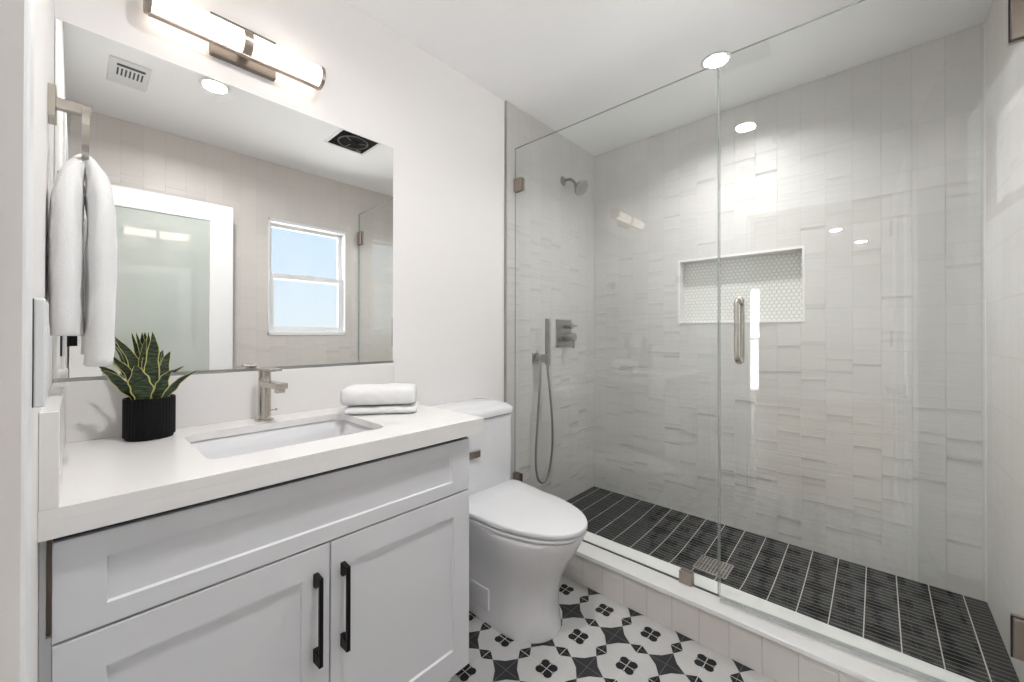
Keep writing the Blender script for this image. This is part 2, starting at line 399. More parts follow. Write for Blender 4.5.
# niche lining, frame and hexagon mosaic
bm = B()
for lo, hi in (((XB-0.003, NI[0]-0.012, NI[2]-0.012), (XB+0.09, NI[0], NI[3]+0.012)), ((XB-0.003, NI[1], NI[2]-0.012), (XB+0.09, NI[1]+0.012, NI[3]+0.012)),
               ((XB-0.003, NI[0], NI[2]-0.012), (XB+0.09, NI[1], NI[2])), ((XB-0.003, NI[0], NI[3]), (XB+0.09, NI[1], NI[3]+0.012))):
    box(bm, lo, hi, 0.001, 1)
link('trim_3', bm, GRANWHITE, kind='structure')
bm = B(); box(bm, (XB+0.088, NI[0]-0.01, NI[2]-0.01), (XB+0.10, NI[1]+0.01, NI[3]+0.01))
P = 0.0225; R = P/math.sqrt(3)*0.90; row = 0; z = NI[2]+0.004
while z < NI[3]+0.01:
    y = NI[0] + (P/2 if row % 2 else 0)
    while y < NI[1]+0.01:
        vs = []
        for k in range(6):
            a = PI/6+k*PI/3
            vs.append((min(max(y+R*math.cos(a), NI[0]), NI[1]), min(max(z+R*math.sin(a), NI[2]), NI[3])))
        area_ = abs(sum(vs[i][0]*vs[(i+1) % 6][1]-vs[(i+1) % 6][0]*vs[i][1] for i in range(6)))/2
        if area_ > 4e-5:
            top = [bm.verts.new((XB+0.0862, q[0]*0.97+y*0.03, q[1]*0.97+z*0.03)) for q in vs]
            bot = [bm.verts.new((XB+0.0885, q[0], q[1])) for q in vs]
            f = bm.faces.new(top); f.material_index = 1
            for k in range(6):
                if (Vector(vs[k])-Vector(vs[(k+1) % 6])).length > 1e-5:
                    f = bm.faces.new((top[k], top[(k+1) % 6], bot[(k+1) % 6], bot[k])); f.material_index = 1
        y += P
    z += P*math.sqrt(3)/2; row += 1
link('wall_niche', bm, [HEXG, HEXW], kind='structure')

# shower floor falling to the drain
DX, DY = 2.115, -0.936; FZ = 0.0626
bm = B(); nx, ny = 40, 90; x0, x1, y0, y1 = 1.80, XB+0.01, YW-0.01, 0.0
def fz(x, y):
    lx = (DX-1.81) if x < DX else (XB-DX); ly = (DY-YW) if y < DY else (YT-DY)
    t = max(abs(x-DX)/lx, abs(y-DY)/ly); t = min(t, 1)
    t0 = min(1, max(0, (math.hypot((x-DX)/lx, (y-DY)/ly))))
    return FZ - 0.028*(1-(0.6*t+0.4*t0))
V = [[bm.verts.new((x0+(x1-x0)*i/nx, y0+(y1-y0)*j/ny, fz(x0+(x1-x0)*i/nx, y0+(y1-y0)*j/ny))) for j in range(ny+1)] for i in range(nx+1)]
for i in range(nx):
    for j in range(ny): bm.faces.new((V[i][j], V[i+1][j], V[i+1][j+1], V[i][j+1]))
ret = bmesh.ops.extrude_face_region(bm, geom=list(bm.faces))
for v in [g_ for g_ in ret['geom'] if isinstance(g_, bmesh.types.BMVert)]: v.co.z = -0.02
link('floor_shower', bm, MOSAIC, smooth=False, kind='structure')
# curb: tiled front and stone cap
boxobj('trim_4', (1.629, YW-0.002, -0.01), (1.806, YT+0.012, 0.1334), T_curb, kind='structure')
boxobj('trim_5', (1.619, YW-0.001, 0.1334), (1.8137, YT+0.012, 0.1505), GRANWHITE, 0.0015, kind='structure')
# doorway casing and jamb (white)
bm = B()
cx0, cx1 = XL-0.001, 0.0215
for lo, hi in (((cx0, DO[1], 0), (cx1, DO[1]+0.058, DO[3]+0.06)), ((cx0, DO[0]-0.06, 0), (cx1, DO[0], DO[3]+0.06)), ((cx0, DO[0], DO[3]), (cx1, DO[1], DO[3]+0.06))):
    box(bm, lo, hi, 0.003, 2)
for lo, hi in (((XL-0.13, DO[1]-0.006, 0), (cx1-0.001, DO[1]+0.012, DO[3]+0.004)), ((XL-0.13, DO[0]-0.012, 0), (cx1-0.001, DO[0]+0.006, DO[3]+0.004)), ((XL-0.13, DO[0]+0.003, DO[3]-0.006), (cx1-0.001, DO[1]-0.003, DO[3]+0.012)),
               ((XL-0.10, DO[1]-0.018, 0), (XL-0.055, DO[1], DO[3])), ((XL-0.10, DO[0], 0), (XL-0.055, DO[0]+0.018, DO[3]))):
    box(bm, lo, hi, 0.002, 1)
link('trim_6', bm, TRIMW, kind='structure')

# ---- window in the tiled wall
def hung_window(name, x0, x1, z0, z1, ywall, M, plane='y', depth=0.034, fr=0.034):
    """double hung window; plane 'y': faces +y at ywall; plane 'x': faces +x at ywall"""
    def T(u, d, z): return (u, ywall-d, z) if plane == 'y' else (ywall-d, u, z)
    def bx(bm, a, b, bev=0.002):
        p = T(*a); q = T(*b); box(bm, [min(p[i], q[i]) for i in range(3)], [max(p[i], q[i]) for i in range(3)], bev, 1)
    root = thing(name, '', '', T((x0+x1)/2, depth, z0)); del root['label']; del root['category']; root['kind'] = 'structure'
    zm = z0 + (z1-z0)*0.515
    bm = B()
    bx(bm, (x0, -0.006, z0), (x0+fr*0.35, depth+0.06, z1)); bx(bm, (x1-fr*0.35, -0.006, z0), (x1, depth+0.06, z1))
    bx(bm, (x0, -0.006, z0), (x1, depth+0.06, z0+fr*0.9)); bx(bm, (x0, -0.006, z1-fr*0.7), (x1, depth+0.06, z1))
    link('window_frame', bm, M, root)
    f2 = fr*0.33
    def sash(nm, za, zb, d, w, gl):
        bm = B()
        bx(bm, (x0+f2, d, za), (x0+f2+w, d+0.025, zb)); bx(bm, (x1-f2-w, d, za), (x1-f2, d+0.025, zb))
        bx(bm, (x0+f2+w, d, za), (x1-f2-w, d+0.025, za+w)); bx(bm, (x0+f2+w, d, zb-w), (x1-f2-w, d+0.025, zb))
        s_ = link(nm, bm, M, root)
        bm = B(); bx(bm, (x0+f2+w*0.7, d+0.010, za+w*0.7), (x1-f2-w*0.7, d+0.014, zb-w*0.7), 0); link('window_pane', bm, gl, s_)
    sash('upper_sash', zm-0.02, z1-fr*0.6, depth+0.026, 0.030, WGLASS)
    sash('lower_sash', z0+fr*0.8, zm+0.022, depth-0.006, 0.040, WGLASS)
    bm = B(); uc = (x0+x1)/2; bx(bm, (uc-0.03, depth-0.012, zm+0.018), (uc+0.03, depth+0.012, zm+0.03), 0.004); link('sash_lock', bm, M, root)
    return root
hung_window('window_1', WN[0]-0.0, WN[1]+0.0, WN[2], WN[3], YW, TRIMW)

# ---- adjoining room seen through the doorway in the glass
HX = -5.2
boxobj('floor_hall', (HX-0.1, -3.4, -0.06), (-0.108, 1.0, -0.002), WOODF, kind='structure')
boxobj('ceiling_hall', (HX-0.1, -3.4, CEILZ), (-0.108, 1.0, CEILZ+0.08), CEIL, kind='structure')
holed_wall('wall_hall_far', 'x', HX-0.1, HX, -3.4, 1.0, -0.02, CEILZ, [(-0.56, 0.50, 0.05, 2.03)], HALLP)
boxobj('wall_hall_back', (HX, 0.9, -0.02), (-0.108, 1.0, CEILZ), HALLP, kind='structure')
boxobj('wall_hall_front', (HX, -3.4, -0.02), (-0.108, -3.3, CEILZ), HALLP, kind='structure')
boxobj('wall_hall_near', (-0.112, 0.02, -0.02), (-0.108, 0.95, CEILZ), HALLP, kind='structure')
boxobj('wall_hall_near_right', (-0.112, -3.35, -0.02), (-0.108, YW-0.02, CEILZ), HALLP, kind='structure')
boxobj('ground_outside_bounce', (-14, -16, -0.20), (8, 8, -0.10), BOUNCEGROUND, kind='structure')  # unseen ground, added to bounce sunlight through the windows onto the ceiling
boxobj('wall_outside_bounce', (-8.2, -4, -0.1), (-8.0, 4, 2.3), CEIL, kind='structure')  # white wall added outside to throw sunlight back at the hall window
hung_window('window_2', -0.56, 0.50, 0.05, 2.03, HX, TRIMW, plane='x')

# ---- entry door, swung open against the window wall
HINGE = Vector((0.028, -1.735)); FREE = Vector((0.766, -1.702))
dd = (FREE-HINGE); DW = dd.length; ang = math.atan2(dd.y, dd.x)
door = bpy.data.objects.new('door_1', None); C.objects.link(door); door.location = (HINGE.x, HINGE.y, 0); door.rotation_euler = (0, 0, ang); door['kind'] = 'structure'
def dlink(name, bm, M, par=door, smooth=False, **kw):
    me = bpy.data.meshes.new(name); bmesh.ops.recalc_face_normals(bm, faces=bm.faces); bm.to_mesh(me); bm.free(); me.materials.append(M)
    if smooth:
        for f in me.polygons: f.use_smooth = True
    o = bpy.data.objects.new(name, me); C.objects.link(o); o.parent = par
    for k, v in kw.items(): o[k] = v
    return o
th = 0.035; ZT = 2.006; ST = 0.125
bm = B()
box(bm, (0, -th, 0.008), (ST, 0, ZT), 0.002, 1); box(bm, (DW-ST, -th, 0.008), (DW, 0, ZT), 0.002, 1)
box(bm, (ST, -th, ZT-0.115), (DW-ST, 0, ZT), 0.002, 1); box(bm, (ST, -th, 0.008), (DW-ST, 0, 0.23), 0.002, 1)
dlink('door_frame', bm, TRIMW)
bm = B(); box(bm, (ST-0.003, -th+0.008, 0.227), (DW-ST+0.003, -0.008, ZT-0.112)); dlink('frosted_panel', bm, FROST)
bm = B()
for side in (1,):
    lathe(bm, [(0.027, 0), (0.027, 0.006), (0.012, 0.008), (0.011, 0.056)], (DW-0.06, 0, 0.88), (0, 1, 0), 24)
    box(bm, (DW-0.185, 0.045, 0.871), (DW-0.042, 0.062, 0.891), 0.004, 2)
dlink('door_lever', bm, BLACK)
for hz in (0.22, 1.13, 1.80):
    bm = B(); lathe(bm, [(0.006, -0.048), (0.0075, -0.046), (0.0075, 0.046), (0.006, 0.048)], (-0.006, 0.006, hz), (0, 0, 1), 12)
    box(bm, (0.0, -0.001, hz-0.045), (0.03, 0.0015, hz+0.045)); dlink('door_hinge', bm, BLACK)

# ------------------------------------------------------------------ vanity
VF = -0.545; VX0, VX1 = 0.026, 0.910; VB = 0.094
van = thing('vanity_cabinet', 'white shaker bathroom vanity cabinet with black bar pulls under the countertop', 'cabinet', (0.468, -0.28, 0))
bm = B()
box(bm, (VX0, VF+0.022, VB-0.002), (VX0+0.018, -0.003, 0.8345)); box(bm, (VX1-0.018, VF+0.0205, VB), (VX1, -0.003, 0.8345))
box(bm, (VX0, VF+0.022, VB), (VX1-0.018, -0.003, VB+0.018)); box(bm, (VX0+0.018, -0.02, VB+0.018), (VX1-0.018, -0.003, 0.8345))
link('carcass', bm, CAB, van)
bm = B(); box(bm, (VX0+0.018, VF+0.030, VB+0.018), (VX1-0.018, VF+0.034, 0.834)); box(bm, (VX0+0.001, VF+0.012, 0.8190), (VX1-0.001, VF+0.0195, 0.8328))  # dark boxes paint the shade behind the fronts and under the countertop
link('shadow_gap', bm, DARKGAP, van, label='dark panel standing in for the shade behind doors')
bm = B(); box(bm, (XL+0.0005, VF+0.020, VB), (XL+0.0075, VF+0.030, 0.8345)); box(bm, (XL+0.0075, VF+0.020, VB), (VX0-0.0002, VF+0.030, 0.660)); link('filler_strip', bm, PLASTIC, van)
bm = B(); box(bm, (XL+0.0075, VF+0.034, 0.660), (VX0-0.0002, VF+0.040, 0.8345)); link('raw_filler', bm, CABIN, van, label='brown unpainted filler behind the strip')
bm = B(); box(bm, (VX0+0.01, VF+0.08, 0.001), (VX1-0.01, -0.003, VB-0.0005)); link('toe_kick', bm, CAB, van)
def shaker(x0, x1, z0, z1, rl, rr, rb, rtp, name, parent):
    bm = B(); y0, y1 = VF, VF+0.020
    # one welded frame: outer ring, inner ring, recessed panel
    def V(x, y, z): return bm.verts.new((x, y, z))
    o = [V(x0, y0, z0), V(x1, y0, z0), V(x1, y0, z1), V(x0, y0, z1)]
    i = [V(x0+rl, y0, z0+rb), V(x1-rr, y0, z0+rb), V(x1-rr, y0, z1-rtp), V(x0+rl, y0, z1-rtp)]
    e = 0.0025
    p = [V(x0+rl+e, y0+0.0062, z0+rb+e), V(x1-rr-e, y0+0.0062, z0+rb+e), V(x1-rr-e, y0+0.0062, z1-rtp-e), V(x0+rl+e, y0+0.0062, z1-rtp-e)]
    bk = [V(x0, y1, z0), V(x1, y1, z0), V(x1, y1, z1), V(x0, y1, z1)]
    for k in range(4):
        n = (k+1) % 4
        bm.faces.new((o[k], o[n], i[n], i[k])); bm.faces.new((i[k], i[n], p[n], p[k])); bm.faces.new((o[k], bk[k], bk[n], o[n]))
    bm.faces.new(p); bm.faces.new(bk[::-1])
    edges = [e_ for e_ in bm.edges if all(v in o for v in e_.verts)]
    bmesh.ops.bevel(bm, geom=edges, offset=0.0012, segments=2, affect='EDGES')
    return link(name, bm, CAB, parent)
shaker(VX0+0.001, VX1-0.0005, 0.6575, 0.8185, 0.061, 0.070, 0.037, 0.043, 'drawer_front', van)
d1 = shaker(VX0+0.001, 0.4645, VB, 0.6530, 0.061, 0.062, 0.066, 0.066, 'cabinet_door', van)
d2 = shaker(0.4675, VX1-0.0005, VB, 0.6530, 0.063, 0.064, 0.077, 0.066, 'cabinet_door', van)
def pull(x, par):
    bm = B(); z0, z1 = 0.390, 0.594
    # tapered feet and slim bar
    for za, zb, zc, zd in ((z1-0.030, z1, z1-0.014, z1-0.0005), (z0, z0+0.030, z0+0.0005, z0+0.014)):
        A = [(x-0.0055, VF, za), (x+0.0055, VF, za), (x+0.0055, VF, zb), (x-0.0055, VF, zb)]
        m_ = [(x-0.005, VF-0.012, za), (x+0.005, VF-0.012, za), (x+0.005, VF-0.012, zb), (x-0.005, VF-0.012, zb)]
        D = [(x-0.0045, VF-0.033, zc), (x+0.0045, VF-0.033, zc), (x+0.0045, VF-0.033, zd), (x-0.0045, VF-0.033, zd)]
        loft(bm, [A, m_, D])
    box(bm, (x-0.0045, VF-0.0345, z0+0.001), (x+0.0045, VF-0.0255, z1-0.001), 0.0012, 1)
    link('handle', bm, BLACK, par, label='matte black bar handle')
pull(0.432, d1); pull(0.496, d2)

# countertop with sink cut-out, backsplash and side splash
CX0, CX1, CY, CZ = XL+0.0004, 0.955, -0.565, 0.880
SK = (0.245, 0.672, -0.452, -0.139)
def rrect(x0, x1, y0, y1, r, n=6):
    out = []
    for cx, cy, a0 in ((x1-r, y1-r, 0), (x0+r, y1-r, PI/2), (x0+r, y0+r, PI), (x1-r, y0+r, 1.5*PI)):
        for k in range(n+1):
            a = a0+PI/2*k/n; out.append((cx+r*math.cos(a), cy+r*math.sin(a)))
    return out
ct = thing('countertop', 'white quartz vanity countertop with backsplash and side splash around the sink', 'countertop', (0.48, -0.28, 0.836))
bm = B(); hole = rrect(*SK, 0.035)
def flat_ring(z):
    ov = [bm.verts.new((x, y, z)) for x, y in ((CX0, CY), (CX1, CY), (CX1, -0.0), (CX0, -0.0))]
    hv = [bm.verts.new((x, y, z)) for x, y in hole]
    es = [bm.edges.new((ov[k], ov[(k+1) % 4])) for k in range(4)] + [bm.edges.new((hv[k], hv[(k+1) % len(hv)])) for k in range(len(hv))]
    bmesh.ops.triangle_fill(bm, use_beauty=True, use_dissolve=False, edges=es)
    return ov, hv
def strip(A, Bq):
    for k in range(len(A)): bm.faces.new((A[k], A[(k+1) % len(A)], Bq[(k+1) % len(A)], Bq[k]))
o1, h1 = flat_ring(CZ); o2, h2 = flat_ring(CZ-0.020); strip(h1, h2)
# mitred apron: slab 2 cm at the sink, 4.5 cm at the outer edge
for k in range(4): bm.faces.new((o1[k], o1[(k+1) % 4], o2[(k+1) % 4], o2[k]))
link('slab', bm, QUARTZ, ct)
bm = B(); box(bm, (CX0, CY, 0.8330), (CX1, CY+0.019, CZ-0.0201)); box(bm, (CX1-0.019, CY+0.019, 0.8355), (CX1, -0.001, CZ-0.0201)); link('apron', bm, QUARTZ, ct)
bm = B(); box(bm, (0.034, -0.020, CZ), (CX1, -0.0, 1.0325), 0.001, 1); link('backsplash', bm, QUARTZ, ct)
bm = B(); box(bm, (CX0, CY, CZ), (0.034, -0.0, 1.0325), 0.001, 1); link('sidesplash', bm, QUARTZ, ct)

sink = thing('sink_basin', 'white rectangular undermount sink basin below the faucet', 'sink', (0.458, -0.295, 0.72))
bm = B(); L = []
cxs, cys = (SK[0]+SK[1])/2, (SK[2]+SK[3])/2; hw, hd = (SK[1]-SK[0])/2, (SK[3]-SK[2])/2
def rl(sx_, sy_, z, r): return [(x, y, z) for x, y in rrect(cxs-sx_, cxs+sx_, cys-sy_, cys+sy_, r)]
L = [rl(hw+0.02, hd+0.02, CZ-0.0205, 0.05), rl(hw+0.004, hd+0.004, CZ-0.0205, 0.037), rl(hw-0.004, hd-0.004, CZ-0.06, 0.04), rl(hw-0.012, hd-0.012, CZ-0.115, 0.045),
     rl(hw-0.030, hd-0.030, CZ-0.140, 0.05), rl(hw-0.06, hd-0.06, CZ-0.147, 0.05), rl(0.05, 0.04, CZ-0.150, 0.03), rl(0.024, 0.024, CZ-0.151, 0.0235)]
L2 = [rl(0.024, 0.024, CZ-0.160, 0.0235), rl(hw-0.05, hd-0.05, CZ-0.158, 0.05), rl(hw-0.015, hd-0.015, CZ-0.145, 0.05), rl(hw+0.006, hd+0.006, CZ-0.10, 0.045), rl(hw+0.02, hd+0.02, CZ-0.03, 0.05)]
loft(bm, L+L2+[L[0]], cap=False)
link('basin', bm, CERAMIC, sink, smooth=True)
bm = B(); lathe(bm, [(0.0235, -0.002), (0.0235, 0.002), (0.020, 0.003), (0.005, 0.001)], (cxs, cys, CZ-0.1525), (0, 0, 1), 24); link('drain_cover', bm, NICKEL, sink, smooth=True)

# faucet
FX, FY = 0.456, -0.082; fa = math.radians(-84)
fc = thing('faucet', 'brushed nickel single-hole sink faucet with flat lever on top', 'faucet', (FX, FY, CZ))
bm = B(); lathe(bm, [(0.026, 0), (0.026, 0.003), (0.0235, 0.005), (0.018, 0.0055)], (FX, FY, CZ), (0, 0, 1), 32); link('base_ring', bm, NICKEL, fc, smooth=False)
bm = B(); lathe(bm, [(0.0175, 0.003), (0.0175, 0.135), (0.0165, 0.1365), (0.0165, 0.1395), (0.0172, 0.140), (0.0172, 0.158), (0.0155, 0.1595)], (FX, FY, CZ), (0, 0, 1), 32)
o = link('body', bm, NICKEL, fc, smooth=True); auto(o)
RM = Matrix.Translation((FX, FY, 0)) @ Matrix.Rotation(fa, 4, 'Z')
bm = B(); box(bm, (0.008, -0.0165, 0.988), (0.122, 0.0165, 1.006), 0.003, 2, RM); box(bm, (0.092, -0.011, 0.976), (0.116, 0.011, 0.989), 0.002, 1, RM)
link('spout', bm, NICKEL, fc)
bm = B(); box(bm, (-0.020, -0.017, 1.0395), (0.084, 0.017, 1.0475), 0.003, 2, RM); link('lever', bm, NICKEL, fc)
bm = B(); lathe(bm, [(0.0022, 0), (0.0022, 0.014), (0.0035, 0.015), (0.0035, 0.019)], (FX+0.0165, FY, CZ+0.03), (1, 0, 0), 12); link('lift_knob', bm, NICKEL, fc)

# ---- mirror
mr_ = thing('wall_mirror', 'large frameless wall mirror above the vanity backsplash', 'mirror', (0.48, 0, 1.034))
bm = B(); box(bm, (XL+0.001, -0.0055, 1.0375), (0.955, -0.0005, 1.942), 0.0008, 1); link('mirror_pane', bm, MIRROR, mr_)
bm = B(); box(bm, (XL+0.001, -0.0085, 1.0330), (0.956, -0.0003, 1.0372)); box(bm, (XL+0.001, -0.0085, 1.0372), (0.956, -0.0066, 1.0420)); link('bottom_channel', bm, STEEL, mr_, label='grey metal bottom channel')

# ---- folded towels on the counter
def folded(name, z0, z1, A, d, n, w, dep, lab, seed):
    bm = B(); A = Vector(A); nz = 10; loops = []
    hz = (z1-z0)/2; zc = (z0+z1)/2
    # cross-section in (depth, z): rounded fold at the front, layered ends at the back
    sec = []
    ns = 28
    for k in range(ns):
        a = 2*PI*k/ns; ca, sa = math.cos(a), math.sin(a)
        e = 0.42
        sec.append((math.copysign(abs(ca)**e, ca)*0.5, math.copysign(abs(sa)**(0.75), sa)))
    m_ = 26
    for i in range(m_+1):
        t = i/m_; s = 2*t-1; k_ = (1-abs(s)**9)**0.35 if abs(s) < 1 else 0.0; k_ = max(k_, 0.35)
        ring = []
        for (q, zz) in sec:
            p = A + d*(w*(0.5+0.5*s*1.0)) + n*(dep*(0.5+q*(0.93+0.07*k_)))
            z = zc + hz*zz*(0.62+0.38*k_)
            v3 = Vector((p.x, p.y, z)); nn = noise.noise(v3*28+Vector((seed, 0, 0)))
            if z > z0+0.008: z += nn*0.0045
            px = noise.noise(v3*40+Vector((0, seed, 0)))*0.003
            ring.append((p.x+px, p.y+px, max(z, z0+0.0003)))
        loops.append(ring)
    loft(bm, loops)
    o = link(name, bm, TERRY, None, smooth=True); tag(o, lab, 'towel', 'folded towels on the countertop'); return o
d_ = Vector((0.80, -0.60)).normalized(); n_ = Vector((0.60, 0.80)).normalized()
folded('folded_towel', CZ+0.0003, CZ+0.0255, (0.652, -0.205), d_, n_, 0.236, 0.145, 'thin white folded towel lying on the countertop beneath the thicker folded towel', 3.1)
folded('folded_towel', CZ+0.0290, CZ+0.092, (0.644, -0.197), d_, n_, 0.242, 0.150, 'thick white folded towel on top of the countertop stack', 8.7)

# ---- snake plant
PC = Vector((0.184, -0.093)); PR = 0.052
pl = thing('potted_snake_plant', 'small snake plant in black ribbed pot on the countertop', 'plant', (PC.x, PC.y, CZ))
bm = B(); n = 192; rings = []
def prad(k, r): return r*(1+0.014*math.cos(2*PI*k/n*40))
prof = [(PR*0.86, 0.0, 0), (PR*0.93, 0.0005, 0), (PR*0.93, 0.006, 0), (PR, 0.007, 1), (PR, 0.104, 1), (PR*0.985, 0.107, 1), (PR*0.93, 0.107, 0), (PR*0.92, 0.095, 0)]
for r, z, rib in prof: rings.append([(PC.x+(prad(k, r) if rib else r)*math.cos(2*PI*k/n), PC.y+(prad(k, r) if rib else r)*math.sin(2*PI*k/n), CZ+z) for k in range(n)])
loft(bm, rings, cap=False); bm.faces.new([bm.verts.new(p) for p in rings[0]][::-1]); bmesh.ops.remove_doubles(bm, verts=bm.verts, dist=1e-5)
o = link('pot', bm, BLACKPOT, pl, smooth=True); auto(o, 60)
bm = B(); lathe(bm, [(PR*0.925, 0), (PR*0.6, 0.003), (0.001, 0.004)], (PC.x, PC.y, CZ+0.094), (0, 0, 1), 24, cap=False); link('soil', bm, SOIL, pl)
LV = [((.091, -.115, 1.066), (.160, -.105), .0150, -.2), ((.110, -.055, 1.143), (.165, -.075), .0090, .3), ((.120, -.080, 1.146), (.170, -.085), .0155, .1),
      ((.113, -.105, 1.101), (.162, -.100), .0150, -.3), ((.158, -.062, 1.156), (.178, -.070), .0105, .4), ((.173, -.085, 1.140), (.178, -.088), .0115, -.4),
      ((.180, -.078, 1.158), (.186, -.080), .0135, .2), ((.189, -.095, 1.158), (.194, -.098), .0185, -.1), ((.216, -.055, 1.107), (.204, -.072), .0085, .2),
      ((.229, -.075, 1.105), (.202, -.085), .0165, .2), ((.226, -.118, 1.058), (.196, -.110), .0175, .5), ((.279, -.105, 1.052), (.208, -.100), .0115, .3),
      ((.150, -.130, 1.073), (.168, -.113), .0275, 0.0)]
view = Vector((0.10, -1.42, 0)).normalized()
for li, (tip, base, w, tw) in enumerate(LV):
    tip = Vector(tip); bs = Vector((base[0], base[1], CZ+0.096)); bm = B(); nseg = 14
    rows = []
    horiz = Vector((tip.x-bs.x, tip.y-bs.y, 0)); ln = (tip-bs).length
    for i in range(nseg+1):
        t = i/nseg
        c = bs.lerp(tip, t); bow = math.sin(PI*t)*0.12*ln*(-1 if horiz.length > 0.02 else 0.2)
        c = c + Vector((horiz.x, horiz.y, 0)).normalized()*bow*0.6 + Vector((0, 0, 1))*math.sin(PI*t)*0.03*horiz.length
        c += Vector((math.sin(t*9+li)*0.0022, math.cos(t*7+li*2)*0.002, 0))
        wd = w*min(1.0, (0.55+0.9*t))*(1-t**2.6)**0.75 if t < 1 else 0.0004
        wd = max(wd, 0.0004)*(1+0.11*math.sin(t*20+li*1.7))
        a = math.atan2(-view.x, view.y) + tw*1.1 + 0.35*math.sin(t*2.5+li)
        side = Vector((math.cos(a), math.sin(a), 0)); side.z = 0
        ax = (tip-bs).normalized(); side = (side-ax*side.dot(ax)).normalized(); nm = ax.cross(side)
        cols = []
        for s in (-1, -0.86, -0.4, 0, 0.4, 0.86, 1):
            cols.append(c + side*wd*s + nm*(-0.30*wd*(1-s*s)))
        rows.append((cols, nm))
    top = [[bm.verts.new(p + nm*0.0007) for p in cols] for cols, nm in rows]; bot = [[bm.verts.new(p - nm*0.0007) for p in cols] for cols, nm in rows]
    for i in range(nseg):
        for j in range(6):
            mi = 1 if j in (0, 5) or i >= nseg-0 else 0
            f = bm.faces.new((top[i][j], top[i][j+1], top[i+1][j+1], top[i+1][j])); f.material_index = mi
            f = bm.faces.new((bot[i][j], bot[i+1][j], bot[i+1][j+1], bot[i][j+1])); f.material_index = mi
        for j in (0, 6):
            f = bm.faces.new((top[i][j], top[i+1][j], bot[i+1][j], bot[i][j])); f.material_index = 1
    link('leaf', bm, [LEAF, LEAFY], pl, smooth=True)

# ---- towel ring on the left wall, hand towel through it
RX, RY, RZ = 0.062, -0.330, 1.6055
tr = thing('towel_ring', 'square-mount brushed nickel towel ring on the left wall beside the mirror', 'towel ring', (XL, RY, RZ))
bm = B(); box(bm, (XL, RY-0.012, 1.577), (XL+0.011, RY+0.045, 1.637), 0.001, 1); link('mount_plate', bm, NICKEL, tr)
bm = B(); box(bm, (XL+0.010, RY-0.008, 1.595), (RX+0.009, RY+0.008, 1.616), 0.001, 1); link('arm', bm, NICKEL, tr)
bm = B(); rr = 0.056; pts = [(RX, RY+rr*math.sin(2*PI*k/48), RZ-rr+0.002+rr*math.cos(2*PI*k/48)) for k in range(49)]
loops = []
for k in range(48):
    a = 2*PI*k/48; dirv = Vector((0, math.sin(a), math.cos(a))); c = Vector((RX, RY, RZ-rr+0.002))
    loops.append([tuple(c+dirv*(rr+q)+Vector((s, 0, 0))) for s, q in ((-0.005, -0.0022), (0.005, -0.0022), (0.005, 0.0022), (-0.005, 0.0022))])
loft(bm, loops+[loops[0]], cap=False); bmesh.ops.remove_doubles(bm, verts=bm.verts, dist=1e-6); link('ring', bm, NICKEL, tr)
bm = B(); n = 28
path = [(0.0380, 1.150, .0220, .070), (0.0380, 1.20, .0230, .076), (0.0375, 1.28, .0230, .080), (0.0375, 1.36, .0225, .078), (0.0390, 1.42, .021, .068), (0.0440, 1.462, .0175, .052), (0.0520, 1.492, .0125, .034),
        (0.062, 1.505, .0125, .024), (0.0720, 1.492, .0125, .034), (0.0800, 1.462, .0175, .052), (0.0845, 1.42, .0205, .068), (0.0860, 1.36, .0215, .078), (0.0860, 1.28, .0215, .080), (0.0850, 1.20, .0210, .078), (0.0840, 1.09, .0210, .070)]
ctr = [Vector((p[0], RY, p[1])) for p in path]
dense = smooth_path(ctr, 5); prm = smooth_path([(p[2], p[3], 0) for p in path], 5)
loops = []
for i, c in enumerate(dense):
    t = (dense[min(i+1, len(dense)-1)]-dense[max(i-1, 0)]).normalized(); nrm = Vector((t.z, 0, -t.x)); ring = []
    for k in range(n):
        a = 2*PI*k/n; ca, sa = math.cos(a), math.sin(a)
        th_ = prm[i][0]*math.copysign(abs(ca)**0.8, ca); wd = prm[i][1]*math.copysign(abs(sa)**0.85, sa)
        p = c + nrm*th_ + Vector((0, wd, 0))
        f = noise.noise(p*24)*0.0025 + noise.noise(Vector((p.x*10, p.y*70, p.z*6)))*0.0022
        p = p + nrm*f
        p.x = max(p.x, XL+0.0015)
        ring.append(tuple(p))
    loops.append(ring)
loft(bm, loops); o = link('hand_towel', bm, TERRY, None, smooth=True); tag(o, 'white terry hand towel hanging folded through the towel ring', 'towel')

# ---- wall switch
sw = thing('wall_switch', 'pale switch plate on the left wall beside the doorway', 'switch', (XL, -0.765, 1.13))
bm = B(); box(bm, (XL, -0.8018, 1.069), (XL+0.0055, -0.7282, 1.195)); link('shadow_strip', bm, RUBBER, sw, label='dark shadow gap behind plate')  # black slab stands in for the shadow line behind the plate
bm = B(); box(bm, (XL+0.0055, -0.802, 1.069), (XL+0.0150, -0.728, 1.195), 0.002, 2); link('plate', bm, PLASTIC, sw)
bm = B(); box(bm, (XL+0.0140, -0.781, 1.10), (XL+0.0165, -0.749, 1.164), 0.001, 1); link('rocker', bm, PLASTIC, sw)

